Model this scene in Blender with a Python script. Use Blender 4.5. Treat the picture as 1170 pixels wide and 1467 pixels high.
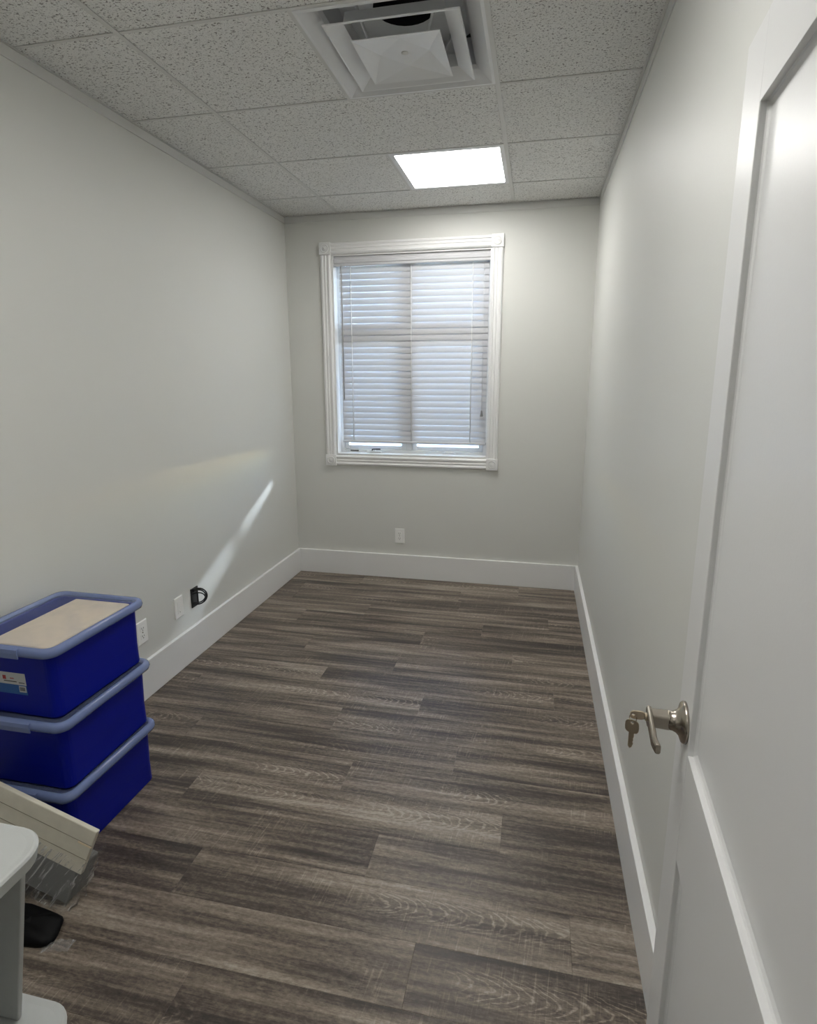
import bpy, bmesh, math, random
from mathutils import Vector, Matrix
random.seed(7)
for o in list(bpy.data.objects): bpy.data.objects.remove(o, do_unlink=True)
SC = bpy.context.scene
COL = SC.collection
PI = math.pi

# ------------------------------------------------------------------ room measures (metres)
W, D, H = 2.194, 4.166, 2.688          # width, far wall, ceiling grid height (camera stands at y = 0)
NEAR = 0.20                            # inner face of the near wall (with the doorway)
CEIL = H + 0.34                        # slab above the hung ceiling

# ------------------------------------------------------------------ camera
f_px, cx, cy = 816.4765, 591.7445, 708.9979
pitch, yaw, roll = -0.2085, -0.2092, -0.0019
cp, sp, cw, sw = math.cos(pitch), math.sin(pitch), math.cos(yaw), math.sin(yaw)
fwd = Vector((sw*cp, cw*cp, sp)); rgt = Vector((cw, -sw, 0)); upv = rgt.cross(fwd)
r2 = rgt*math.cos(roll) + upv*math.sin(roll); u2 = -rgt*math.sin(roll) + upv*math.cos(roll)
cam = bpy.data.cameras.new('camera'); camo = bpy.data.objects.new('camera', cam); COL.objects.link(camo)
m = Matrix((( r2.x, u2.x, -fwd.x, 1.8383), (r2.y, u2.y, -fwd.y, 0.0), (r2.z, u2.z, -fwd.z, 1.5712), (0, 0, 0, 1)))
camo.matrix_world = m
cam.sensor_fit = 'VERTICAL'; cam.sensor_height = 36.0; cam.sensor_width = 36.0
cam.lens = f_px/1467*36.0
cam.shift_x = (585-cx)/1467; cam.shift_y = (cy-733.5)/1467
cam.clip_start = 0.02; cam.clip_end = 200
SC.camera = camo

# ------------------------------------------------------------------ sky, sun, exposure
SUN_DIR = Vector((-1.0, -1.16, -0.57)).normalized()
wd = bpy.data.worlds.new('sky'); SC.world = wd; wd.use_nodes = True
nt = wd.node_tree; nt.nodes.clear()
sky = nt.nodes.new('ShaderNodeTexSky'); sky.sky_type = 'NISHITA'; sky.sun_disc = False; sky.dust_density = 0.03; sky.ozone_density = 1.0
sky.sun_elevation = math.asin(-SUN_DIR.z); sky.sun_rotation = math.atan2(-SUN_DIR.x, -SUN_DIR.y)
bg = nt.nodes.new('ShaderNodeBackground'); bg.inputs[1].default_value = 3.9
wo = nt.nodes.new('ShaderNodeOutputWorld')
nt.links.new(sky.outputs[0], bg.inputs[0]); nt.links.new(bg.outputs[0], wo.inputs[0])
sl = bpy.data.lights.new('sun', 'SUN'); sl.energy = 8.0; sl.angle = math.radians(5.0); sl.color = (.92, 0.96, 1.0)
so = bpy.data.objects.new('sun', sl); COL.objects.link(so); so.location = (3, 7, 4)
so.rotation_euler = SUN_DIR.to_track_quat('-Z', 'Y').to_euler()
LIGHT = 14.0                             # emission of the ceiling panels
vs = SC.view_settings
vs.view_transform = 'Standard'; vs.look = 'None'; vs.gamma = 1.0; vs.use_curve_mapping = False; vs.exposure = 0.40

# ------------------------------------------------------------------ mesh helpers
class MB:
    """collects shapes, build() links them as one mesh object"""
    def __init__(s): s.v = []; s.f = []; s.sm = []
    def add(s, vs_, fs, smooth=False):
        n = len(s.v); s.v += [tuple(p) for p in vs_]; s.f += [tuple(i+n for i in q) for q in fs]; s.sm += [smooth]*len(fs); return s
    def box(s, x0, x1, y0, y1, z0, z1, M=None):
        p = [Vector((x, y, z)) for x in (x0, x1) for y in (y0, y1) for z in (z0, z1)]
        if M is not None: p = [M @ q for q in p]
        return s.add(p, [(0, 1, 3, 2), (4, 6, 7, 5), (0, 4, 5, 1), (2, 3, 7, 6), (0, 2, 6, 4), (1, 5, 7, 3)])
    def loops(s, rings, closed=True, cap0=True, cap1=True, smooth=False):
        n = len(rings[0]); b = len(s.v); fs = []
        for r in rings: s.v += [tuple(p) for p in r]
        for k in range(len(rings)-1):
            for i in range(n if closed else n-1):
                j = (i+1) % n; fs.append((b+k*n+i, b+k*n+j, b+(k+1)*n+j, b+(k+1)*n+i))
        s.f += fs; s.sm += [smooth]*len(fs)
        if cap0: s.f.append(tuple(b+i for i in reversed(range(n)))); s.sm.append(False)
        if cap1: s.f.append(tuple(b+(len(rings)-1)*n+i for i in range(n))); s.sm.append(False)
        return s
    def tube(s, path, r, n=8, smooth=True, flat=None):
        path = [Vector(p) for p in path]; rings = []; up = None
        for i, p in enumerate(path):
            t = (path[min(i+1, len(path)-1)]-path[max(i-1, 0)]).normalized()
            if up is None:
                up = Vector((0, 0, 1)) if abs(t.z) < .9 else Vector((1, 0, 0))
            a = t.cross(up).normalized(); b = a.cross(t).normalized(); up = b
            ri = r[i] if isinstance(r, (list, tuple)) else r
            k = flat or (1, 1)
            rings.append([p + a*ri*k[0]*math.cos(2*PI*j/n) + b*ri*k[1]*math.sin(2*PI*j/n) for j in range(n)])
        return s.loops(rings, smooth=smooth)
    def lathe(s, prof, c, axis, n=24, smooth=True):
        ax = Vector(axis).normalized(); a = ax.orthogonal().normalized(); b = ax.cross(a); c = Vector(c)
        rings = [[c + ax*h + (a*math.cos(2*PI*j/n)+b*math.sin(2*PI*j/n))*r for j in range(n)] for r, h in prof]
        return s.loops(rings, smooth=smooth)
    def mesh(s, name, mat):
        me = bpy.data.meshes.new(name); me.from_pydata(s.v, [], s.f)
        for p, q in zip(me.polygons, s.sm): p.use_smooth = q
        bm = bmesh.new(); bm.from_mesh(me); bmesh.ops.recalc_face_normals(bm, faces=bm.faces); bm.to_mesh(me); bm.free()
        if mat: me.materials.append(mat)
        return me
    def build(s, name, mat, parent=None, bevel=0, seg=2, loc=None):
        if parent is not None and loc is None:
            pass
        o = bpy.data.objects.new(name, s.mesh(name, mat)); COL.objects.link(o)
        if loc is not None: o.location = loc
        if parent is not None: o.parent = parent
        if bevel:
            b = o.modifiers.new('bevel', 'BEVEL'); b.width = bevel; b.segments = seg; b.limit_method = 'ANGLE'; b.angle_limit = math.radians(40)
        return o
def tag(o, label=None, cat=None, group=None, kind=None):
    if label: o['label'] = label
    if cat: o['category'] = cat
    if group: o['group'] = group
    if kind: o['kind'] = kind
    return o
def empty(name, loc=(0, 0, 0), rz=0):
    o = bpy.data.objects.new(name, None); COL.objects.link(o); o.location = loc; o.rotation_euler = (0, 0, rz); o.empty_display_size = .1; return o
def copy_obj(o, parent, loc=None, name=None):
    c = o.copy(); COL.objects.link(c); c.parent = parent
    if loc is not None: c.location = loc
    return c
def rrect(hx, hy, r, z, n=5, c=(0, 0)):
    pts = []
    for sx, sy, a0 in ((1, 1, 0), (-1, 1, PI/2), (-1, -1, PI), (1, -1, 1.5*PI)):
        for k in range(n+1):
            a = a0 + PI/2*k/n
            pts.append(Vector((c[0]+sx*(hx-r)+r*math.cos(a), c[1]+sy*(hy-r)+r*math.sin(a), z)))
    return pts

# ------------------------------------------------------------------ material helpers
def mat(name):
    m_ = bpy.data.materials.new(name); m_.use_nodes = True
    n = m_.node_tree.nodes; l = m_.node_tree.links; b = n['Principled BSDF']
    return m_, n, l, b
def simple(name, col, rough=.5, metal=0, bump=0, bscale=200, spec=.5, var=0, vscale=6):
    m_, n, l, b = mat(name)
    b.inputs['Base Color'].default_value = (*col, 1); b.inputs['Roughness'].default_value = rough
    b.inputs['Metallic'].default_value = metal; b.inputs['Specular IOR Level'].default_value = spec
    tc = n.new('ShaderNodeTexCoord')
    nz = n.new('ShaderNodeTexNoise'); nz.inputs['Scale'].default_value = vscale; nz.inputs['Detail'].default_value = 4
    l.new(tc.outputs['Object'], nz.inputs['Vector'])
    mx = n.new('ShaderNodeMix'); mx.data_type = 'RGBA'
    mx.inputs[6].default_value = (*[c*(1-var) for c in col], 1); mx.inputs[7].default_value = (*[min(1, c*(1+var)) for c in col], 1)
    l.new(nz.outputs['Fac'], mx.inputs[0]); l.new(mx.outputs[2], b.inputs['Base Color'])
    if bump:
        n2 = n.new('ShaderNodeTexNoise'); n2.inputs['Scale'].default_value = bscale; n2.inputs['Detail'].default_value = 3
        l.new(tc.outputs['Object'], n2.inputs['Vector'])
        bp = n.new('ShaderNodeBump'); bp.inputs['Strength'].default_value = bump; bp.inputs['Distance'].default_value = .002
        l.new(n2.outputs['Fac'], bp.inputs['Height']); l.new(bp.outputs[0], b.inputs['Normal'])
    return m_
def M2(n, l, op, a, b=None, c=None, clamp=False):
    q = n.new('ShaderNodeMath'); q.operation = op; q.use_clamp = clamp
    for i, v in enumerate((a, b, c)):
        if v is None: continue
        if isinstance(v, (int, float)): q.inputs[i].default_value = v
        else: l.new(v, q.inputs[i])
    return q.outputs[0]
def noise(n, l, vec, scale3, scale=1, detail=4, rough=.55, dist=0):
    mp = n.new('ShaderNodeMapping'); mp.inputs['Scale'].default_value = scale3; l.new(vec, mp.inputs['Vector'])
    z = n.new('ShaderNodeTexNoise'); z.inputs['Scale'].default_value = scale; z.inputs['Detail'].default_value = detail
    z.inputs['Roughness'].default_value = rough; z.inputs['Distortion'].default_value = dist
    l.new(mp.outputs[0], z.inputs['Vector']); return z.outputs['Fac']
def maprange(n, l, v, a, b, c=0, d=1):
    q = n.new('ShaderNodeMapRange'); q.clamp = True
    l.new(v, q.inputs[0])
    for i, k in enumerate((a, b, c, d)): q.inputs[i+1].default_value = k
    return q.outputs[0]
def mixc(n, l, fac, a, b):
    q = n.new('ShaderNodeMix'); q.data_type = 'RGBA'
    if isinstance(fac, (int, float)): q.inputs[0].default_value = fac
    else: l.new(fac, q.inputs[0])
    for i, v in ((6, a), (7, b)):
        if isinstance(v, tuple): q.inputs[i].default_value = (*v, 1)
        else: l.new(v, q.inputs[i])
    return q.outputs[2]

WALL = simple('wall_paint', (.682, .684, .652), .48, bump=.12, bscale=260, spec=.35, var=.012, vscale=3)
TRIM = simple('white_trim_paint', (.82, .82, .815), .32, spec=.5, var=.01)
DOORM = simple('door_paint', (.72, .72, .715), .36, bump=.06, bscale=160, spec=.45, var=.01)
GRIDM = simple('ceiling_grid_enamel', (.64, .64, .62), .5, var=.02)
WHITEM = simple('white_enamel', (.75, .76, .77), .35, var=.03, vscale=18)
VINYL = simple('white_window_vinyl', (.80, .81, .82), .3, var=.01)
SLATM = simple('blind_slat_white', (.62, .62, .64), .6, spec=.25, var=.02)
def slat_mat():
    m_ = SLATM.copy(); m_.name = 'blind_slat_thin'; n = m_.node_tree.nodes; l = m_.node_tree.links
    tr = n.new('ShaderNodeBsdfTranslucent'); tr.inputs[0].default_value = (.72, .74, .77, 1)
    mx = n.new('ShaderNodeMixShader'); mx.inputs[0].default_value = .14
    l.new(n['Principled BSDF'].outputs[0], mx.inputs[1]); l.new(tr.outputs[0], mx.inputs[2]); l.new(mx.outputs[0], n['Material Output'].inputs['Surface'])
    return m_
SLATT = slat_mat()
PLATE = simple('outlet_plastic', (.90, .90, .88), .3, var=.01)
SOCKET = simple('outlet_slot_dark', (.03, .03, .03), .6)
BLACK = simple('black_rubber', (.010, .010, .011), .4)
DARK = simple('duct_dark', (.012, .012, .018), .7)
STEEL = simple('satin_nickel', (.40, .36, .31), .26, metal=1.0, var=.03, vscale=40)
BRASS = simple('key_nickel_brass', (.58, .50, .38), .33, metal=1.0, var=.08, vscale=60)
BLUE = simple('blue_plastic', (.0016, .0070, .25), .36, spec=.22, var=.06, vscale=8)
CARTM = simple('grey_plastic', (.54, .555, .545), .5, bump=.12, bscale=500, var=.03, vscale=40)
CARD = simple('beige_carton', (.68, .64, .535), .75, bump=.15, bscale=160, var=.10, vscale=30)
PAPER = simple('beige_paper', (.80, .67, .48), .8, bump=.1, bscale=180, var=.06, vscale=40)
GREYIN = simple('grey_wrapped_content', (.15, .15, .145), .7, var=.25, vscale=14)
STICKW = simple('sticker_white', (.55, .55, .55), .5); STICKB = simple('sticker_blue', (.015, .10, .33), .45)
STICKR = simple('sticker_red', (.40, .03, .03), .5); STICKK = simple('sticker_black', (.02, .02, .02), .5)
OUTM = simple('exterior_ground', (.15, .16, .17), .9, var=.2, vscale=2)

def tile_mat():
    m_, n, l, b = mat('fissured_ceiling_tile')
    tc = n.new('ShaderNodeTexCoord'); oi = n.new('ShaderNodeObjectInfo')
    add = n.new('ShaderNodeVectorMath'); add.operation = 'ADD'; l.new(tc.outputs['Object'], add.inputs[0])
    sc = n.new('ShaderNodeVectorMath'); sc.operation = 'SCALE'; sc.inputs[0].default_value = (13, 7, 3); l.new(oi.outputs['Random'], sc.inputs['Scale'])
    l.new(sc.outputs[0], add.inputs[1]); v = add.outputs[0]
    pits = noise(n, l, v, (122, 165, 122), 1, 2, .5, .6)
    pits2 = noise(n, l, v, (300, 380, 300), 1, 1, .5)
    blot = noise(n, l, v, (9, 9, 9), 1, 3)
    p = maprange(n, l, pits, .425, .345); q = maprange(n, l, pits2, .40, .30)
    pp = M2(n, l, 'MAXIMUM', p, M2(n, l, 'MULTIPLY', q, .6))
    base = mixc(n, l, blot, (.78, .78, .76), (.84, .84, .82))
    l.new(mixc(n, l, M2(n, l, 'MULTIPLY', pp, .80), base, (.13, .12, .11)), b.inputs['Base Color'])
    b.inputs['Roughness'].default_value = .9; b.inputs['Specular IOR Level'].default_value = .2
    h = M2(n, l, 'SUBTRACT', M2(n, l, 'MULTIPLY', pits, .4), pp)
    bp = n.new('ShaderNodeBump'); bp.inputs['Strength'].default_value = .5; bp.inputs['Distance'].default_value = .003
    l.new(h, bp.inputs['Height']); l.new(bp.outputs[0], b.inputs['Normal'])
    return m_
TILE = tile_mat()

def wood_mat():
    m_, n, l, b = mat('grey_brown_vinyl_plank')
    tc = n.new('ShaderNodeTexCoord'); oi = n.new('ShaderNodeObjectInfo')
    sep = n.new('ShaderNodeSeparateXYZ'); l.new(tc.outputs['Object'], sep.inputs[0])
    X, Y = sep.outputs[0], sep.outputs[1]
    R_ = oi.outputs['Random']
    # a shift that differs from plank to plank
    com = n.new('ShaderNodeCombineXYZ')
    l.new(M2(n, l, 'ADD', X, M2(n, l, 'MULTIPLY', R_, 37.3)), com.inputs[0])
    l.new(M2(n, l, 'ADD', Y, M2(n, l, 'MULTIPLY', R_, 11.7)), com.inputs[1])
    l.new(M2(n, l, 'MULTIPLY', R_, 5.1), com.inputs[2])
    v = com.outputs[0]
    band = noise(n, l, v, (1.1, 17, 1), 1, 3, .5, .35)          # long dark and light streaks
    streak = noise(n, l, v, (3.0, 70, 1), 1, 5, .6, .2)          # grain
    fibre = noise(n, l, v, (30, 420, 1), 1, 3, .6)               # fine fibre
    mott = noise(n, l, v, (60, 120, 1), 1, 4, .7)                # mottling
    # cross saw marks
    mp = n.new('ShaderNodeMapping'); mp.inputs['Rotation'].default_value = (0, 0, math.radians(6)); l.new(v, mp.inputs['Vector'])
    saw = noise(n, l, mp.outputs[0], (170, 9, 1), 1, 3, .6)
    sawm = maprange(n, l, noise(n, l, v, (2.2, 9, 1), 1, 2), .47, .62)
    saws = M2(n, l, 'MULTIPLY', maprange(n, l, saw, .55, .70), sawm)
    # cathedral figure: nested parabolas along the plank
    off = M2(n, l, 'MULTIPLY', M2(n, l, 'SUBTRACT', M2(n, l, 'FRACT', M2(n, l, 'MULTIPLY', R_, 7.77)), .5), .07)
    yc = M2(n, l, 'SUBTRACT', Y, off)
    par = M2(n, l, 'MULTIPLY', M2(n, l, 'MULTIPLY', yc, yc), 62)
    dist = M2(n, l, 'MULTIPLY', M2(n, l, 'SUBTRACT', noise(n, l, v, (9, 22, 1), 1, 3, .5), .5), .13)
    ph = M2(n, l, 'ADD', M2(n, l, 'ADD', X, par), dist)
    ring = M2(n, l, 'SINE', M2(n, l, 'MULTIPLY', ph, 165))
    cm = maprange(n, l, noise(n, l, v, (1.5, 1.5, 1), 1, 1), .50, .60)
    edge = maprange(n, l, M2(n, l, 'ABSOLUTE', yc), .052, .030)
    cath = M2(n, l, 'MULTIPLY', M2(n, l, 'MULTIPLY', maprange(n, l, ring, .45, .95), cm), edge)
    cath = M2(n, l, 'MULTIPLY', cath, maprange(n, l, mott, .35, .55, .35, 1))
    t = M2(n, l, 'ADD', M2(n, l, 'MULTIPLY', maprange(n, l, band, .30, .66), .62), M2(n, l, 'MULTIPLY', maprange(n, l, streak, .3, .7), .40))
    t = M2(n, l, 'ADD', t, M2(n, l, 'MULTIPLY', M2(n, l, 'SUBTRACT', mott, .5), .85))
    t = M2(n, l, 'ADD', t, M2(n, l, 'MULTIPLY', M2(n, l, 'SUBTRACT', fibre, .5), .35))
    t = M2(n, l, 'ADD', t, M2(n, l, 'MULTIPLY', M2(n, l, 'SUBTRACT', M2(n, l, 'FRACT', M2(n, l, 'MULTIPLY', R_, 3.31)), .5), .17))
    t = M2(n, l, 'ADD', t, M2(n, l, 'MULTIPLY', saws, .26))
    t = M2(n, l, 'ADD', t, M2(n, l, 'MULTIPLY', cath, .36), clamp=False)
    cr = n.new('ShaderNodeValToRGB'); e = cr.color_ramp.elements
    e[0].position = 0; e[0].color = (.042, .033, .029, 1); e[1].position = 1.0; e[1].color = (.40, .345, .285, 1)
    for p_, c_ in ((.25, (.080, .063, .051, 1)), (.5, (.165, .132, .104, 1)), (.75, (.268, .222, .177, 1))):
        k = cr.color_ramp.elements.new(p_); k.color = c_
    l.new(M2(n, l, 'ADD', M2(n, l, 'MULTIPLY', t, 1.06), -.11), cr.inputs[0])
    l.new(cr.outputs[0], b.inputs['Base Color'])
    l.new(maprange(n, l, mott, .3, .7, .31, .44), b.inputs['Roughness'])
    b.inputs['Specular IOR Level'].default_value = .42
    bp = n.new('ShaderNodeBump'); bp.inputs['Strength'].default_value = .22; bp.inputs['Distance'].default_value = .0015
    l.new(M2(n, l, 'ADD', fibre, M2(n, l, 'ADD', saws, mott)), bp.inputs['Height']); l.new(bp.outputs[0], b.inputs['Normal'])
    return m_
WOOD = wood_mat()

def film_mat(name, col, alpha_lo, alpha_hi, scale3, rough=.15, bump=.5, rng=(.42, .68), spin=0):
    m_, n, l, b = mat(name)
    tc = n.new('ShaderNodeTexCoord')
    rot = n.new('ShaderNodeMapping'); rot.inputs['Rotation'].default_value = (0, math.radians(spin), 0); l.new(tc.outputs['Object'], rot.inputs['Vector'])
    z = noise(n, l, rot.outputs[0], scale3, 1, 4, .6, 1.0)
    b.inputs['Base Color'].default_value = (*col, 1); b.inputs['Roughness'].default_value = rough
    l.new(maprange(n, l, z, rng[0], rng[1], alpha_lo, alpha_hi), b.inputs['Alpha'])
    bp = n.new('ShaderNodeBump'); bp.inputs['Strength'].default_value = bump; bp.inputs['Distance'].default_value = .006
    l.new(z, bp.inputs['Height']); l.new(bp.outputs[0], b.inputs['Normal'])
    return m_
LIDM = film_mat('clear_blue_lid_plastic', (.36, .44, .68), .10, .16, (6, 6, 6), .2, .02)
LIDRIM = film_mat('clear_blue_lid_rim', (.23, .30, .55), .64, .70, (9, 9, 9), .16, .02)
FILM = film_mat('clear_wrap_film', (.72, .72, .71), .12, .70, (9, 14, 75), .2, .6, (.50, .68), 52)
def glass_mat():
    m_, n, l, b = mat('window_glass')
    b.inputs['Base Color'].default_value = (.95, .97, 1, 1); b.inputs['Roughness'].default_value = 0.02
    tr = n.new('ShaderNodeBsdfTransparent'); tr.inputs[0].default_value = (.90, .94, .97, 1)
    mx = n.new('ShaderNodeMixShader'); fr = n.new('ShaderNodeFresnel'); fr.inputs[0].default_value = 1.35
    gl = n.new('ShaderNodeBsdfGlossy'); gl.inputs['Roughness'].default_value = .02
    l.new(fr.outputs[0], mx.inputs[0]); l.new(tr.outputs[0], mx.inputs[1]); l.new(gl.outputs[0], mx.inputs[2])
    l.new(mx.outputs[0], n['Material Output'].inputs['Surface'])
    return m_
GLASS = glass_mat()
def emis(name, col, s):
    m_, n, l, b = mat(name)
    b.inputs['Base Color'].default_value = (.9, .9, .9, 1)
    b.inputs['Emission Color'].default_value = (*col, 1); b.inputs['Emission Strength'].default_value = s
    return m_
PANEL = emis('led_panel_lens', (1.0, .985, .95), LIGHT)

# ================================================================== THE SETTING
def struct(name, mb, mt, **k):
    return tag(mb.build(name, mt, **k), kind='structure')

# --- floor: slab and individual planks
floor = struct('floor', MB().box(-.12, W+.12, -1.7, D+.12, -.08, -.005), OUTM)
PW, PL = .1778, 1.203
joint = {-2: .99, -1: 1.57, 0: .795, 1: 1.366, 2: .58, 3: 1.16, 4: .37, 5: .99, 6: .15, 7: .783, 8: 1.14, 9: .567, 10: .02, 11: .367, 12: .774, 13: .18, 14: 1.36, 15: .57, 16: .95}
for k in range(-16, 17):
    y0 = 1.286 + k*PW; y1 = y0+PW
    if y0 > D: continue
    y1c = min(y1, D-.002); y0c = max(y0, -1.69)
    if y1c - y0c < .01: continue
    j = joint.get(k, (k*.407) % PL) % PL
    xs = [.001]; x = j
    while x < W-.01:
        if x > .02: xs.append(x)
        x += PL
    xs.append(W-.001)
    if y0 < NEAR-.02: pass
    for a, b_ in zip(xs[:-1], xs[1:]):
        hx, hy = (b_-a)/2, (y1c-y0c)/2; c = .0009
        mb = MB().loops([[(-hx, -hy, -.005), (hx, -hy, -.005), (hx, hy, -.005), (-hx, hy, -.005)],
                         [(-hx, -hy, -c), (hx, -hy, -c), (hx, hy, -c), (-hx, hy, -c)],
                         [(-hx+c, -hy+c, 0), (hx-c, -hy+c, 0), (hx-c, hy-c, 0), (-hx+c, hy-c, 0)]])
        mb.build('plank', WOOD, floor, loc=((a+b_)/2, (y0c+y1c)/2, 0))

# --- walls
WX0, WX1, WZ0, WZ1 = .350, 1.510, .968, 2.418       # window opening
DX0, DX1, DZ = 1.235, 2.085, 2.055                  # doorway in the near wall
struct('wall_left', MB().box(-.12, 0, -1.7, D+.14, -.005, CEIL), WALL)
struct('wall_right', MB().box(W, W+.12, -1.7, D+.14, -.005, CEIL), WALL)
TB = .14
wb = MB()
wb.box(0, WX0, D, D+TB, -.005, CEIL); wb.box(WX1, W, D, D+TB, -.005, CEIL)
wb.box(WX0, WX1, D, D+TB, -.005, WZ0); wb.box(WX0, WX1, D, D+TB, WZ1, CEIL)
struct('wall_back', wb, WALL)
wn = MB()
wn.box(0, DX0, NEAR-.12, NEAR, 0, CEIL); wn.box(DX1, W, NEAR-.12, NEAR, 0, CEIL); wn.box(DX0, DX1, NEAR-.12, NEAR, DZ, CEIL)
struct('wall_near', wn, WALL)
struct('wall_hall', MB().box(0, W, -1.7, -1.6, 0, CEIL), WALL)
# door frame in the near wall
fr = MB()
fr.box(DX0-.0, DX0+.018, NEAR-.125, NEAR+.004, 0, DZ); fr.box(DX1-.018, DX1, NEAR-.125, NEAR+.004, 0, DZ); fr.box(DX0+.018, DX1-.018, NEAR-.125, NEAR+.004, DZ-.018, DZ)
struct('trim_1', fr, TRIM, bevel=.002)
ca = MB()
ca.box(DX0-.075, DX0+.008, NEAR, NEAR+.016, 0, DZ+.07); ca.box(DX0+.008, W-.02, NEAR, NEAR+.016, DZ-.008, DZ+.07)
struct('trim_2', ca, TRIM, bevel=.002)

# --- baseboards (tall, flat, eased top edge)
BH, BT = .1905, .020
struct('baseboard_left', MB().box(0, BT, NEAR+.001, D, 0, BH), TRIM, bevel=.003)
struct('baseboard_right', MB().box(W-BT, W, NEAR+.001, D, 0, BH), TRIM, bevel=.003)
struct('baseboard_back', MB().box(BT, W-BT, D-BT, D, 0, BH), TRIM, bevel=.003)

# --- ceiling: slab, hung tiles, tee bars, wall angles
ceil = struct('ceiling', MB().box(-.12, W+.12, -1.7, D+.14, CEIL, CEIL+.1), OUTM)
G = .6096
XA = .4219; XB = XA+2*G
rows = [D-.408 - k*G for k in range(10)]             # tee lines across
ylines = [D] + [y for y in rows if y > -1.6] + [-1.6]
def tile(x0, x1, y0, y1):
    g = .0035; hx, hy = (x1-x0)/2-g, (y1-y0)/2-g; c = .003
    MB().loops([[(-hx, -hy, .016), (hx, -hy, .016), (hx, hy, .016), (-hx, hy, .016)],
                [(-hx, -hy, .003), (hx, -hy, .003), (hx, hy, .003), (-hx, hy, .003)],
                [(-hx+c, -hy+c, 0), (hx-c, -hy+c, 0), (hx-c, hy-c, 0), (-hx+c, hy-c, 0)]]).build('ceiling_tile', TILE, ceil, loc=((x0+x1)/2, (y0+y1)/2, H))
LCELL = (rows[1], rows[0]); DCELL = (rows[3], rows[2]); L2CELL = (rows[5], rows[4]); L3CELL = (rows[8], rows[7])
for a, b_ in zip(ylines[1:], ylines[:-1]):
    if b_-a < .03: continue
    if a < NEAR-.12 < b_:
        pass
    tile(.0, XA, a, b_); tile(XB, W, a, b_)
    if (a, b_) in (LCELL, DCELL, L2CELL, L3CELL): tile(XA, XA+G, a, b_)
    else: tile(XA, XB, a, b_)
TW = .010
for x in (XA, XB):
    MB().box(x-TW, x+TW, -1.6, D-.001, H-.004, H-.001).box(x-.002, x+.002, -1.6, D-.001, H-.001, H+.03).build('tee_bar', GRIDM, ceil, bevel=.0008, seg=1)
for y in rows:
    if y < -1.55: continue
    for a, b_ in ((.001, XA-TW), (XA+TW, XB-TW), (XB+TW, W-.001)):
        MB().box(a, b_, y-.007, y+.007, H-.003, H-.0005).box(a, b_, y-.0015, y+.0015, H-.0005, H+.03).build('cross_tee', GRIDM, ceil, bevel=.0006, seg=1)
for ab in (LCELL, DCELL, L2CELL, L3CELL):
    MB().box(XA+G-.007, XA+G+.007, ab[0]+.0065, ab[1]-.0065, H-.003, H-.0005).build('cross_tee', GRIDM, ceil)
AH, AT = .046, .006
struct('trim_3', MB().box(0, AT, NEAR, D, H-AH, H-.005).box(AT, .016, NEAR, D, H-.006, H-.0032), GRIDM, bevel=.0015)
struct('trim_4', MB().box(W-AT, W, NEAR, D, H-AH, H-.005).box(W-.016, W-AT, NEAR, D, H-.006, H-.0032), GRIDM, bevel=.0015)
struct('trim_5', MB().box(AT, W-AT, D-AT, D, H-AH, H-.005).box(AT, W-AT, D-.016, D-AT, H-.006, H-.0032), GRIDM, bevel=.0015)

# ================================================================== WINDOW
win = tag(empty('window_1', (0, D, 0)), kind='structure')
WD = .085                                            # jamb depth to the frame
def P(mb, name, mt, parent, **k): return mb.build(name, mt, parent, **k)
# jamb liner
MB().box(WX0, WX0+.012, 0, TB, WZ0, WZ1).build('jamb', TRIM, win); MB().box(WX1-.012, WX1, 0, TB, WZ0, WZ1).build('jamb', TRIM, win)
MB().box(WX0+.012, WX1-.012, 0, TB, WZ1-.012, WZ1).build('head_jamb', TRIM, win); MB().box(WX0+.012, WX1-.012, -.004, TB, WZ0, WZ0+.010).build('window_sill', TRIM, win, bevel=.003)
ix0, ix1, iz0, iz1 = WX0+.012, WX1-.012, WZ0+.010, WZ1-.012
MX = .905; MZ = 1.885
vf = MB()
vf.box(ix0, ix0+.030, WD-.01, WD+.05, iz0, iz1).box(ix1-.030, ix1, WD-.01, WD+.05, iz0, iz1)
vf.box(ix0+.03, ix1-.03, WD-.01, WD+.05, iz0, iz0+.022).box(ix0+.03, ix1-.03, WD-.01, WD+.05, iz1-.03, iz1)
vf.build('window_frame', VINYL, win, bevel=.003)
MB().box(MX-.028, MX+.028, WD-.008, WD+.05, iz0+.022, iz1-.03).build('mullion', VINYL, win, bevel=.003)
MB().box(ix0+.03, MX-.028, WD-.008, WD+.05, MZ-.028, MZ+.028).box(MX+.028, ix1-.03, WD-.008, WD+.05, MZ-.028, MZ+.028).build('transom', VINYL, win, bevel=.003)
def sash(x0, x1, z0, z1, r=.032):
    s = MB()
    s.box(x0, x0+r, WD, WD+.038, z0, z1).box(x1-r, x1, WD, WD+.038, z0, z1).box(x0+r, x1-r, WD, WD+.038, z0, z0+r).box(x0+r, x1-r, WD, WD+.038, z1-r, z1)
    o = s.build('sash', VINYL, win, bevel=.003)
    MB().box(x0+r, x1-r, WD+.017, WD+.021, z0+r, z1-r).build('pane', GLASS, o)
sash(ix0+.031, MX-.029, iz0+.023, MZ-.029); sash(MX+.029, ix1-.031, iz0+.023, MZ-.029)
sash(ix0+.031, MX-.029, MZ+.029, iz1-.031, .022); sash(MX+.029, ix1-.031, MZ+.029, iz1-.031, .022)
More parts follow.
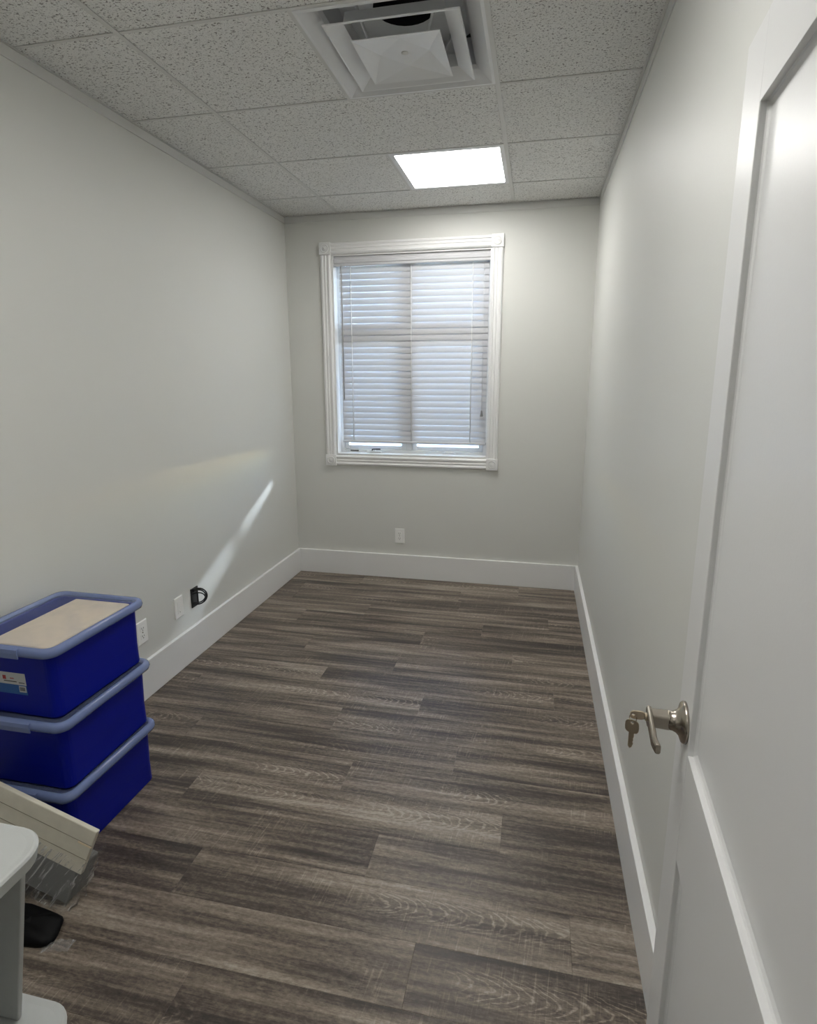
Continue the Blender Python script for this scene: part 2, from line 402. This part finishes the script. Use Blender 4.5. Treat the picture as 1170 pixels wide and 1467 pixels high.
# crank operator
ck = MB().box(.575, .690, WD-.034, WD-.010, iz0+.001, iz0+.014).box(.602, .646, WD-.040, WD-.012, iz0+.014, iz0+.022)
cko = ck.build('crank_base', VINYL, win, bevel=.003)
MB().tube([(.622, WD-.04, iz0+.022), (.628, WD-.048, iz0+.030), (.66, WD-.05, iz0+.032), (.69, WD-.05, iz0+.032)], .005).build('crank_arm', SOCKET, cko)
MB().box(.44, .505, WD-.018, WD-.010, iz0+.010, iz0+.016).build('lock_slot', SOCKET, win)
MB().tube([(1.17, WD-.03, iz0+.004), (1.19, WD-.035, iz0+.016), (1.22, WD-.036, iz0+.020), (1.25, WD-.035, iz0+.016), (1.27, WD-.03, iz0+.004)], .004).build('sash_lift', VINYL, win)
# casing: four profiled boards and four rosette blocks
CW = .076
ox0, ox1, oz0, oz1 = .272, 1.583, .886, 2.494
def prof_board(x0, x1, z0, z1, vert):
    """reeded casing board: stepped cross-section"""
    st = [(0, .012), (.12, .019), (.22, .019), (.28, .013), (.44, .013), (.50, .017), (.56, .013), (.72, .013), (.78, .019), (.88, .019), (1, .012)]
    rings = []
    for end in (0, 1):
        r = []
        for t, d in [(0, 0)]+st+[(1, 0)]:
            if vert: r.append((x0+(x1-x0)*t, -d, z0 if end == 0 else z1))
            else: r.append((x0 if end == 0 else x1, -d, z0+(z1-z0)*t))
        rings.append(r)
    return MB().loops(rings)
cas = empty('trim_6', (0, D, 0)); tag(cas, kind='structure')
prof_board(ox0, ox0+CW, oz0+CW, oz1-CW, True).build('casing_board', TRIM, cas)
prof_board(ox1-CW, ox1, oz0+CW, oz1-CW, True).build('casing_board', TRIM, cas)
prof_board(ox0+CW, ox1-CW, oz0, oz0+CW, False).build('casing_board', TRIM, cas)
prof_board(ox0+CW, ox1-CW, oz1-CW, oz1, False).build('casing_board', TRIM, cas)
for x in (ox0+CW/2, ox1-CW/2):
    for z in (oz0+CW/2, oz1-CW/2):
        h = CW/2+.004
        bl = MB().box(x-h, x+h, -.024, 0, z-h, z+h).build('rosette_block', TRIM, cas, bevel=.002)
        MB().lathe([(.030, .0), (.030, .004), (.025, .006), (.022, .001), (.019, .001), (.016, .005), (.010, .002), (.006, .006), (.001, .007)], (x, -.024, z), (0, -1, 0), 20).build('rosette', TRIM, bl)

# ================================================================== WINDOW BLIND
bx0, bx1 = .392, 1.488
BY = D+.030
bl = tag(empty('window_blind', (0, BY, 0)), 'white two inch slat blind lowered and closed in the far window', 'blind')
MB().box(bx0-.016, bx1+.010, .0, .05, 2.352, 2.402).build('headrail', SLATM, bl, bevel=.003)
vp = [(-.006, 2.338), (-.012, 2.342), (-.012, 2.356), (-.018, 2.362), (-.018, 2.382), (-.012, 2.388), (-.012, 2.398), (-.018, 2.404), (-.0, 2.405), (-.0, 2.338)]
MB().loops([[(bx0-.028, y, z) for y, z in vp], [(bx1+.018, y, z) for y, z in vp]]).build('valance', SLATM, bl)
NS, ZT, ZB = 29, 2.318, 1.092
tilt = math.radians(78)
def slat_mesh():
    n = 6; top = []; bot = []
    for i in range(n+1):
        s = (i/n-.5)*.050; cu = .0036*(1-(2*i/n-1)**2)
        # s runs along the slat width: +s outward and up
        ty, tz = math.cos(tilt), math.sin(tilt); ny, nz = -math.sin(tilt), math.cos(tilt)
        for L, off in ((top, cu+.0013), (bot, cu-.0013)): L.append((s*ty+off*ny, s*tz+off*nz))
    ring = top+bot[::-1]
    return MB().loops([[(bx0, y, z) for y, z in ring], [(bx1, y, z) for y, z in ring]])
sm = slat_mesh().mesh('slat', SLATT)
for i in range(NS):
    o = bpy.data.objects.new('slat', sm); COL.objects.link(o); o.parent = bl
    z = ZT + (ZB-ZT)*i/(NS-1); o.location = (0, .026, z)
    # the slats hang a little unevenly
    o.rotation_euler = (random.uniform(-.02, .02), random.uniform(-.0006, .0006), 0)
MB().box(bx0-.004, bx1+.003, .008, .044, 1.056, 1.074).build('bottom_rail', SLATM, bl, bevel=.004)
for x in (.480, .932, 1.374):
    MB().tube([(x, .012, 2.352), (x, .009, 1.7), (x, .008, 1.074)], .0028, 6).tube([(x+.006, .046, 2.352), (x+.006, .046, 1.074)], .001, 5).build('ladder_cord', TRIM, bl)
    MB().box(x-.006, x+.006, .004, .009, 2.332, 2.340).build('cord_clip', SLATM, bl)
MB().tube([(.418, -.010, 2.345), (.418, -.010, 2.30), (.416, -.010, 1.385)], .0042, 6).build('tilt_wand', simple('clear_wand', (.42, .41, .40), .3), bl)
MB().tube([(1.455, -.010, 2.345), (1.458, -.010, 1.30)], .0015, 6).build('lift_cord', SLATM, bl)
MB().lathe([(.002, .022), (.006, .018), (.008, .0), (.011, -.018), (.011, -.022)], (1.458, -.012, 1.292), (0, 0, 1), 10).build('cord_tassel', simple('tassel_grey', (.22, .22, .23), .4), bl)

# ================================================================== outside
struct('ground', MB().box(-30, 34, D+.16, 60, -.7, -.5), OUTM)

# ================================================================== CEILING FITTINGS
def led_panel(cell, label, lens=None):
    cx_, cy_ = XA+1.5*G, (cell[0]+cell[1])/2
    o = tag(empty('ceiling_light', (cx_, cy_, H)), label, 'ceiling light', 'square ceiling panel lights')
    a, b_ = .2985, .272
    fr_ = MB()
    for s in (1, -1):
        fr_.loops([[(s*a, -a, .0), (s*a, a, .0), (s*a, a, -.003), (s*a, -a, -.003)], [(s*b_, -b_, .004), (s*b_, b_, .004), (s*b_, b_, -.003), (s*b_, -b_, -.003)]])
        fr_.loops([[(-a, s*a, .0), (a, s*a, .0), (a, s*a, -.003), (-a, s*a, -.003)], [(-b_, s*b_, .004), (b_, s*b_, .004), (b_, s*b_, -.003), (-b_, s*b_, -.003)]])
    fr_.build('frame', WHITEM, o)
    MB().box(-b_-.004, b_+.004, -b_-.004, b_+.004, .0042, .008).build('lens', lens or PANEL, o)
    MB().box(-a, a, -a, a, .012, .05).build('housing', WHITEM, o)
    return o
led_panel(LCELL, 'bright square lit panel light in the ceiling before the window')
led_panel(L2CELL, 'square lit panel light in the ceiling above the doorway, out of the frame')

led_panel((rows[8], rows[7]), 'dim square fill light added in the hallway ceiling behind the doorway, out of the frame', emis('fill_panel_lens_dim', (1.0, .985, .95), 5.0))  # added fill panel, unseen, lightens the recessed edges of the door panels
dx, dy = XA+1.5*G, (DCELL[0]+DCELL[1])/2
df = tag(empty('air_diffuser', (dx, dy, H)), 'white square metal air diffuser with nested cones in the ceiling', 'air vent')
def sq(h, z): return [(-h, -h, z), (h, -h, z), (h, h, z), (-h, h, z)]
# flange and sloped pan
MB().loops([sq(.2975, .0), sq(.2975, -.004), sq(.286, -.006), sq(.282, -.003), sq(.238, .028), sq(.228, .040), sq(.225, .130)], cap0=False, cap1=False).build('outer_cone', WHITEM, df)
n = 28; rn = .110
pan = MB(); outer = []; 
for i in range(n):
    a = 2*PI*i/n; c, s = math.cos(a), math.sin(a); k = .225/max(abs(c), abs(s)); outer.append((c*k, s*k, .130))
pan.loops([outer, [(rn*math.cos(2*PI*i/n), rn*math.sin(2*PI*i/n), .132) for i in range(n)]], cap0=False, cap1=False)
pan.build('back_pan', WHITEM, df)
MB().loops([[(rn*math.cos(2*PI*i/n), rn*math.sin(2*PI*i/n), z) for i in range(n)] for z in (.132, .33)], cap0=False, smooth=True).build('duct_neck', DARK, df)
MB().loops([sq(.225, -.012), sq(.2235, -.016), sq(.219, -.015), sq(.168, .012), sq(.163, .050), sq(.165, .050), sq(.170, .015), sq(.222, -.010)] + [sq(.225, -.012)], cap0=False, cap1=False).build('middle_cone', WHITEM, df)
h = .150; z0 = -.027; q = .088
cen = MB()
cen.add([(-h, -h, z0), (h, -h, z0), (h, h, z0), (-h, h, z0), (0, -q, z0+.022), (q, 0, z0+.022), (0, q, z0+.022), (-q, 0, z0+.022)],
        [(4, 5, 6, 7), (0, 1, 4), (1, 2, 5), (2, 3, 6), (3, 0, 7), (0, 4, 7), (1, 5, 4), (2, 6, 5), (3, 7, 6)])
ce = cen.build('centre_plate', WHITEM, df)
so_ = ce.modifiers.new('thick', 'SOLIDIFY'); so_.thickness = .002
for sx, sy in ((1, 1), (1, -1), (-1, 1), (-1, -1)):
    MB().tube([(sx*.10, sy*.10, -.012), (sx*.125, sy*.125, .05), (sx*.15, sy*.15, .130)], .005, 6).build('bracket', WHITEM, df)
MB().lathe([(.012, 0), (.012, -.003), (.008, -.005), (.001, -.005)], (0, 0, z0+.0215), (0, 0, 1), 14).build('screw', GRIDM, df)

# ================================================================== OUTLETS AND CABLES
def outlet_plate(name, y, z, wall, label, slots=True, cat='outlet', x=None):
    o = empty(name, (0, y, z) if wall == 'L' else (x, D, z), 0 if wall == 'L' else -PI/2)
    tag(o, label, cat)
    MB().loops([[(0, -.037, -.058), (0, .037, -.058), (0, .037, .058), (0, -.037, .058)], [(.0045, -.037, -.058), (.0045, .037, -.058), (.0045, .037, .058), (.0045, -.037, .058)],
                [(.007, -.033, -.054), (.007, .033, -.054), (.007, .033, .054), (.007, -.033, .054)]]).build('cover_plate', PLATE, o)
    if slots:
        for s in (-1, 1):
            f_ = MB().loops([[(.007, a.x, a.y+s*.0195) for a in rrect(.017, .0145, .008, 0)], [(.0085, a.x, a.y+s*.0195) for a in rrect(.0165, .014, .008, 0)]]).build('socket', PLATE, o)
            MB().box(.0085, .0089, -.0075, -.0050, s*.0195-.002, s*.0195+.007).build('slot', SOCKET, f_)
            MB().box(.0085, .0089, .0050, .0075, s*.0195-.001, s*.0195+.006).build('slot', SOCKET, f_)
            MB().lathe([(.0025, 0), (.0025, .0004)], (.0085, 0, s*.0195-.008), (1, 0, 0), 8).build('ground_hole', SOCKET, f_)
        MB().lathe([(.0035, 0), (.003, .0012)], (.0072, 0, 0), (1, 0, 0), 10).build('screw', STEEL, o)
    else:
        f_ = MB().box(.007, .0082, -.0165, .0165, -.033, .033).build('insert', PLATE, o, bevel=.0006)
        for z_ in (-.020, .0): MB().box(.0082, .0088, -.006, .006, z_-.005, z_+.005).build('jack', PLATE, f_)
        MB().lathe([(.002, 0), (.0015, .001)], (.0082, 0, -.027), (1, 0, 0), 8).build('jack_hole', SOCKET, f_)
    return o
outlet_plate('wall_outlet', 2.256, .339, 'L', 'white outlet on the left wall just behind the blue bins', True)
outlet_plate('wall_plate', 2.557, .345, 'L', 'white wall plate beside the black coiled cables', False, 'wall plate')
outlet_plate('wall_outlet', 0, .340, 'B', 'small white outlet on the far wall below the window', True, x=.846)
cb = tag(empty('cable_coil', (0, 2.705, .345)), 'loops of black cable coming out of a black box on the left wall', 'cable')
cbx = MB()
cbx.box(0, .006, -.032, -.025, -.055, .055).box(0, .006, .025, .032, -.055, .055).box(0, .006, -.025, .025, .048, .055).box(0, .006, -.025, .025, -.055, -.048)
cbx.build('wall_bracket', BLACK, cb)
MB().box(0.0005, .002, -.025, .025, -.048, .048).build('opening', SOCKET, cb)
for i, (rad, oy, oz, w_) in enumerate(((.036, .012, .004, .010), (.042, .018, .000, .022), (.032, .004, -.006, .016), (.045, .010, .006, .004))):
    pts = []
    for k in range(17):
        a = PI*.62 - k/16*PI*1.24
        pts.append((.004+.050*math.cos(a*.8)*1.0+.002*i, -.012+oy+rad*1.25*math.cos(a)*.55+ w_*.3, oz+rad*math.sin(a)*1.05))
    pts = [(-.0, pts[0][1]-.006, pts[0][2]*.9)]+pts+[(-.0, pts[-1][1]-.006, pts[-1][2]*.9)]
    MB().tube(pts, .0034, 7).build('cable', BLACK, cb)

# ================================================================== DOOR
DL, DH, DT = .812, 2.022, .035
dang = math.radians(-3.8)
door = tag(empty('door_1', (2.1169, 1.0142, .008), 0), kind='structure')
# local frame: x = away from the visible face (into the door), y = along the door from latch edge to hinge
tx, ty = math.sin(dang), -math.cos(dang)
# columns of the local frame: door x axis -> normal pointing at the wall, y axis -> towards the hinge
door.matrix_world = Matrix(((math.cos(dang), tx, 0, 2.1169), (math.sin(dang), ty, 0, 1.0142), (0, 0, -1, .008+DH), (0, 0, 0, 1)))
# (right handed: z of this frame points down; zl() converts a height above the door's foot)
def zl(z): return DH - z
ST = .098; RC = .013
z_a, z_b, z_c, z_d = .20, .735, .940, 1.913      # bottom rail top, lock rail bottom / top, top rail bottom (heights)
def dbox(mb, x0, x1, y0, y1, za, zb): return mb.box(x0, x1, y0, y1, zl(zb), zl(za))
dbox(MB(), 0, DT, 0, ST, 0, DH).build('stile', DOORM, door, bevel=.0015)
dbox(MB(), 0, DT, DL-ST, DL, 0, DH).build('stile', DOORM, door, bevel=.0015)
dbox(MB(), 0, DT, ST, DL-ST, 0, z_a).build('rail', DOORM, door, bevel=.0012)
dbox(MB(), 0, DT, ST, DL-ST, z_b, z_c).build('rail', DOORM, door, bevel=.0012)
dbox(MB(), 0, DT, ST, DL-ST, z_d, DH).build('rail', DOORM, door, bevel=.0006)
for za, zb in ((z_a, z_b), (z_c, z_d)):
    p = dbox(MB(), RC, DT-RC, ST-.001, DL-ST+.001, za-.001, zb+.001).build('panel', DOORM, door)
    # small cove round the panel
    c = .010; y0, y1 = ST, DL-ST
    def ringz(i, d): return [(d, y0+i, zl(za+i)), (d, y1-i, zl(za+i)), (d, y1-i, zl(zb-i)), (d, y0+i, zl(zb-i))]
    MB().loops([ringz(0, RC-.004), ringz(.003, RC-.002), ringz(c, RC-.0002)], cap0=False, cap1=False).build('panel_cove', DOORM, p)
# lever handle
lev = empty('lever_handle'); lev.parent = door; lev.location = (0, .058, zl(.976))
N_ = (-1, 0, 0)
MB().lathe([(.0355, 0), (.0355, .004), (.033, .007), (.024, .010), (.019, .015), (.0165, .021), (.0155, .028)], (0, 0, 0), N_, 32).build('rose', STEEL, lev)
MB().loops([[(-.026, a.x, a.y) for a in rrect(.0135, .0135, .005, 0)], [(-.062, a.x, a.y) for a in rrect(.0125, .0125, .004, 0)]]).build('neck', STEEL, lev, bevel=.001)
lp = []
for k in range(12):
    t = k/11; lp.append((-.058 + (.004*max(0, t-.85)/.15), -.012+.098*t, -.003+.006*t*t))
rings = []
for i, pnt in enumerate(lp):
    t = i/11; hw = .0125*(1-.30*t); th = .0045
    rings.append([(pnt[0]+a.x, pnt[1], pnt[2]+a.y) for a in rrect(th, hw, .004, 0, 3)])
MB().loops(rings, smooth=False).build('lever', STEEL, lev, bevel=.001)
MB().lathe([(.0070, 0), (.0070, .002), (.006, .003)], (-.0622, 0, 0), N_, 16).build('lock_cylinder', BRASS, lev)
# keys: one in the lock, one hanging from it
ks = tag(empty('key_pair', (0, 0, 0)), 'pair of small keys hanging from the door lever lock', 'keys')
kM = door.matrix_world @ Matrix.Translation((.012, .058, zl(.976)))
ks.matrix_world = kM
MB().box(-.078, -.066, -.0012, .0012, -.004, .004).build('key_blade', BRASS, ks)
def bow(c, hx, hy, hole, ax):
    """flat key head in the plane spanned by ax[0], ax[1]"""
    u, v_ = Vector(ax[0]), Vector(ax[1]); w_ = u.cross(v_); c = Vector(c)
    o_ = []; i_ = []
    k = 16
    for j in range(k):
        a = 2*PI*j/k; e = 3.2
        o_.append((hx*math.copysign(abs(math.cos(a))**(2/e), math.cos(a)), hy*math.copysign(abs(math.sin(a))**(2/e), math.sin(a))))
        i_.append((hole[0]+hole[2]*math.cos(a), hole[1]+hole[2]*math.sin(a)))
    mk = lambda L, d: [c+u*p_[0]+v_*p_[1]+w_*d for p_ in L]
    mb = MB(); mb.loops([mk(i_, -.0011), mk(o_, -.0011), mk(o_, .0011), mk(i_, .0011), mk(i_, -.0011)], cap0=False, cap1=False)
    return mb
bow((-.089, 0, -.001), .0125, .0105, (-.007, 0, .0028), ((1, 0, 0), (0, .35, -.94))).build('key_head', BRASS, ks)
MB().tube([(-.096+.006*math.cos(a), .0+.003*math.sin(a*2), .005+.010*math.sin(a)) for a in [2*PI*j/16 for j in range(17)]], .0008, 6).build('key_ring', STEEL, ks)
hc = (-.0965, .001, .022)
hk = bow(hc, .0120, .0125, (0, -.0075, .0028), ((.93, .36, 0), (0, 0, 1)))
hk.build('key_head', BRASS, ks)
hb = MB()
u = Vector((.93, .36, 0)); pr = [(-.0045, .011), (.0045, .011), (.0045, .020), (.0030, .022), (.0042, .026), (.0025, .029), (.0040, .033), (.002, .040), (-.0015, .043), (-.0045, .039)]
w_ = u.cross(Vector((0, 0, 1)))
hb.loops([[Vector(hc)+u*a+Vector((0, 0, b_))+w_*s*.001 for a, b_ in pr] for s in (-1, 1)])
hb.build('key_blade', BRASS, ks)

# ================================================================== STORAGE BINS
def bin_(xc, yc, z, rz, h, label):
    o = tag(empty('storage_bin', (xc, yc, z), rz), label, 'storage bin', 'stacked blue storage bins')
    hx, hy = .184, .216; bx_, by_ = .167, .199
    B0, B1 = .006, h-.030
    def at(t): return (bx_+(hx-.012-bx_)*t, by_+(hy-.012-by_)*t)
    outer = [rrect(*at(0), .028, 0), rrect(at(0)[0]+.0025, at(0)[1]+.0025, .028, .004)] + [rrect(*at(t), .030, .004+(B1-.004)*t) for t in (.35, .7, 1)]
    lip = [rrect(hx-.006, hy-.006, .034, B1-.002), rrect(hx-.006, hy-.006, .034, B1+.012)]
    inner = [rrect(at(1)[0]-.004, at(1)[1]-.004, .028, B1+.012), rrect(at(0)[0]-.003, at(0)[1]-.003, .025, .006)]
    MB().loops(outer+lip+inner, smooth=False).build('body', BLUE, o, bevel=.0015, seg=1)
    # lid: rounded rim that hooks over the lip, raised bead, recessed clear panel
    zt = h
    rim = [rrect(hx-.003, hy-.003, .036, zt-.034), rrect(hx+.008, hy+.008, .040, zt-.030), rrect(hx+.012, hy+.012, .042, zt-.018), rrect(hx+.009, hy+.009, .040, zt-.006), rrect(hx+.002, hy+.002, .036, zt),
           rrect(hx-.005, hy-.005, .033, zt-.0005), rrect(hx-.009, hy-.009, .031, zt-.003), rrect(hx-.010, hy-.010, .031, zt-.009), rrect(hx-.012, hy-.012, .030, zt-.010), rrect(hx-.008, hy-.008, .033, zt-.014), rrect(hx-.003, hy-.003, .036, zt-.020)]
    lid = MB().loops(rim+[rim[0]], cap0=False, cap1=False, smooth=True).build('lid_rim', LIDRIM, o)
    MB().loops([rrect(hx-.011, hy-.011, .030, zt-.0105), rrect(hx-.011, hy-.011, .030, zt-.0085)]).build('lid_panel', LIDM, lid)
    for s in (-1, 1):
        MB().loops([[(-.075+.15*t_, s*(hy+a), zt+b_) for a, b_ in ((.005, -.0015), (.0135, -.006), (.0155, -.018), (.0135, -.036), (.0105, -.036), (.0115, -.018), (.009, -.006), (.001, -.001))] for t_ in (0, 1)]).build('clip', LIDRIM, o)
    return o
BHT = .250
bin_(.240, 1.541, .0, math.radians(-.6), BHT, 'bottom blue bin of the stack, standing on the floor')
bin_(.236, 1.553, BHT-.0055, math.radians(.5), BHT, 'middle blue bin, between the other two in the stack')
top = bin_(.218, 1.571, 2*BHT-.0110, math.radians(-.4), BHT, 'topmost blue bin of the stack, with a white and blue sticker')
# sticker on its near end
zS = .142
stk_ = empty('sticker'); stk_.parent = top
def stick(name, x0, x1, z0_, z1_, d, mt):
    # the bin end slopes outward towards the top: follow that slope
    def yy(z_): return -(.199 + (.204-.199)*max(0, (z_-.004)/(BHT-.034))) - .0004 - d
    MB().loops([[(x0, yy(z0_), z0_), (x1, yy(z0_), z0_), (x1, yy(z1_), z1_), (x0, yy(z1_), z1_)], [(x0, yy(z0_)-.0003, z0_), (x1, yy(z0_)-.0003, z0_), (x1, yy(z1_)-.0003, z1_), (x0, yy(z1_)-.0003, z1_)]]).build(name, mt, stk_)
SX0, SX1, SZ0, SZ1 = -.075, .062, .072, .148
stick('sticker_paper', SX0, SX1, SZ0+.034, SZ1, 0, STICKW)
stick('blue_band', SX0, SX1, SZ0, SZ0+.034, 0, STICKB)
stick('barcode_patch', SX1-.030, SX1-.003, SZ0+.009, SZ0+.031, .0004, STICKW)
for i in range(7):
    x_ = SX1-.027+i*.003; stick('barcode_bar', x_, x_+.0016, SZ0+.014, SZ0+.027, .0008, STICKK)
stick('red_mark', SX1-.088, SX1-.075, SZ1-.026, SZ1-.012, .0004, STICKR)
stick('text_line', SX1-.085, SX1-.036, SZ0+.043, SZ0+.046, .0004, STICKK)
stick('text_line', SX1-.028, SX1-.006, SZ0+.041, SZ0+.0435, .0004, STICKK)
stick('text_line', SX1-.060, SX1-.045, SZ0+.054, SZ0+.057, .0004, STICKR)
# paper stack lying inside the top bin
ps = MB().box(-.085, .150, -.185, .185, .10, BHT-.0125)
pso = ps.build('paper_stack', PAPER, None, bevel=.004, loc=(.218, 1.571, 2*BHT-.0110))
pso.rotation_euler = (0, 0, math.radians(-.4))
tag(pso, 'pale beige stack seen through the clear lid of the top bin', 'paper stack')

# ================================================================== WRAPPED CARTON
th = math.radians(18)
U = Vector((-math.cos(th), 0, math.sin(th))); V = Vector((math.sin(th), .3, math.cos(th))).normalized()
U = (U - V*U.dot(V)).normalized(); Nn = U.cross(V).normalized()
if Nn.y < 0: Nn = -Nn
B0 = Vector((.527, 1.171, .003))
wc = tag(empty('wrapped_carton', tuple(B0)), 'flat beige carton in clear plastic wrap leaning in front of the blue bins', 'carton')
def cb_(mb, a0, a1, b0, b1, c0, c1):
    pts = [U*a+V*b+Nn*c for a in (a0, a1) for b in (b0, b1) for c in (c0, c1)]
    return mb.add(pts, [(0, 1, 3, 2), (4, 6, 7, 5), (0, 4, 5, 1), (2, 3, 7, 6), (0, 2, 6, 4), (1, 5, 7, 3)])
CLn, CHt, CTh = .50, .240, .018
cb_(MB(), .012, CLn-.02, .004, CHt*.5, .003, .095).build('content', GREYIN, wc, bevel=.006)
cb_(MB(), 0, CLn, .105, CHt, 0, CTh).build('carton_sleeve', CARD, wc, bevel=.003)
for b in (.152, .196):
    cb_(MB(), .0, CLn, b-.0008, b+.0008, -.0008, .0).build('fold_line', simple('fold_shadow', (.27, .24, .18), .8), wc)
cb_(MB(), -.002, .045, CHt-.05, CHt-.046, -.0015, .0).build('tape_edge', PAPER, wc)
# wrinkled film over the lower half, with a loose hem
nu, nv = 26, 12; vv = []; ff = []
rs = random.Random(3)
for j in range(nv+1):
    for i in range(nu+1):
        a = -.012 + (CLn+.01)*i/nu; b = -.012 + .155*j/nv
        wv = .004*math.sin(a*90+b*140)+.003*math.sin(a*210-b*60+1)+rs.uniform(-.0015, .0015)
        c = -.006 + wv - .004*(1-j/nv)
        if i == 0: c += .012
        vv.append(U*a+V*b+Nn*c)
for j in range(nv):
    for i in range(nu):
        k = j*(nu+1)+i; ff.append((k, k+1, k+nu+2, k+nu+1))
MB().add(vv, ff, True).build('plastic_wrap', FILM, wc)
# the wrap folded round the low end
vv = []; ff = []
for j in range(nv+1):
    for i in range(7):
        b = -.012+.20*j/nv; c = -.008+.066*i/6; a = -.012 + .006*math.sin(b*120+i*1.7)+.004*math.sin(i*2.1+b*60)
        vv.append(U*a+V*b+Nn*c)
for j in range(nv):
    for i in range(6):
        k = j*7+i; ff.append((k, k+1, k+8, k+7))
MB().add(vv, ff, True).build('wrap_end', FILM, wc)
# scrap of film on the floor
vv = []; ff = []
for j in range(6):
    for i in range(12):
        a = i/11; b = j/5
        vv.append((.075*a, .035*b+.02*a, .001+.008*abs(math.sin(a*9+b*4))*math.sin(PI*a)+.005*math.sin(PI*b)))
for j in range(5):
    for i in range(11):
        k = j*12+i; ff.append((k, k+1, k+13, k+12))
fs = MB().add(vv, ff, True).build('film_scrap', FILM, None, loc=(.553, 1.040, 0))
tag(fs, 'crumpled scrap of clear film on the floor below the wrapped carton', 'plastic film')

# ---- low black shape standing in for the shadow on the floor below the carton
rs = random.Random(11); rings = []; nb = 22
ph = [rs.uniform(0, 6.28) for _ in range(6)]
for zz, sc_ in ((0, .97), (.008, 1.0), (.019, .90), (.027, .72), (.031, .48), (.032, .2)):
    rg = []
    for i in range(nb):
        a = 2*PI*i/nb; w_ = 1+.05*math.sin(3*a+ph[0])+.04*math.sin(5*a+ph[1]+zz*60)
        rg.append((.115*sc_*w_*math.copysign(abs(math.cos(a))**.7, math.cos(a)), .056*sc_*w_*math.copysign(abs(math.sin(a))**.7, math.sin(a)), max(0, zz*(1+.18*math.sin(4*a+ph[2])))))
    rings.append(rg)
bb_ = MB().loops(rings, smooth=True).build('floor_shadow_shape', simple('floor_shadow_black', (.004, .004, .0045), .6, spec=.15, var=.3, vscale=20), None, loc=(.452, 1.096, .001))
tag(bb_, 'low black shape standing in for the shadow on the floor between the wrapped carton and the grey trolley', 'bag')  # not a bag, stands in for the floor shadow

# ================================================================== GREY TROLLEY
ct = tag(empty('utility_trolley', (0, 0, 0)), 'grey moulded plastic trolley with rounded shelves at the lower left corner', 'trolley')
cX0, cX1, cY0, cY1 = .30, .877, .36, .858
hx, hy = (cX1-cX0)/2, (cY1-cY0)/2; cc = ((cX0+cX1)/2, (cY0+cY1)/2)
def shelf(zt, name, thick):
    R0 = .075
    rings = [rrect(hx-.012, hy-.012, R0-.01, zt-thick, 8, cc), rrect(hx-.004, hy-.004, R0-.002, zt-thick+.004, 8, cc), rrect(hx, hy, R0, zt-.006, 8, cc), rrect(hx-.003, hy-.003, R0, zt-.001, 8, cc), rrect(hx-.007, hy-.007, R0-.004, zt, 8, cc),
             rrect(hx-.012, hy-.012, R0-.008, zt-.0006, 8, cc), rrect(hx-.018, hy-.018, R0-.012, zt-.0014, 8, cc)]
    MB().loops(rings, smooth=False).build(name, CARTM, ct)
shelf(.62, 'top_shelf', .036); shelf(.15, 'lower_shelf', .036)
# broad tapered leg panels between the shelves
for yy_ in (.48, .808):
    pts = [(.40, .585), (.842, .585), (.757, .149), (.40, .149)]
    MB().loops([[(a, yy_-.006, b) for a, b in pts], [(a, yy_+.006, b) for a, b in pts]]).build('leg_panel', CARTM, ct, bevel=.003)
for x_ in (cX0+.06, cX1-.09):
    for y_ in (cY0+.06, cY1-.08):
        cst = MB().lathe([(.012, .0), (.012, .03)], (x_, y_, .085), (0, 0, 1), 12).build('caster_stem', STEEL, ct)
        MB().lathe([(.036, -.012), (.042, -.008), (.042, .008), (.036, .012)], (x_, y_, .043), (1, 0, 0), 18).build('caster_wheel', BLACK, cst)
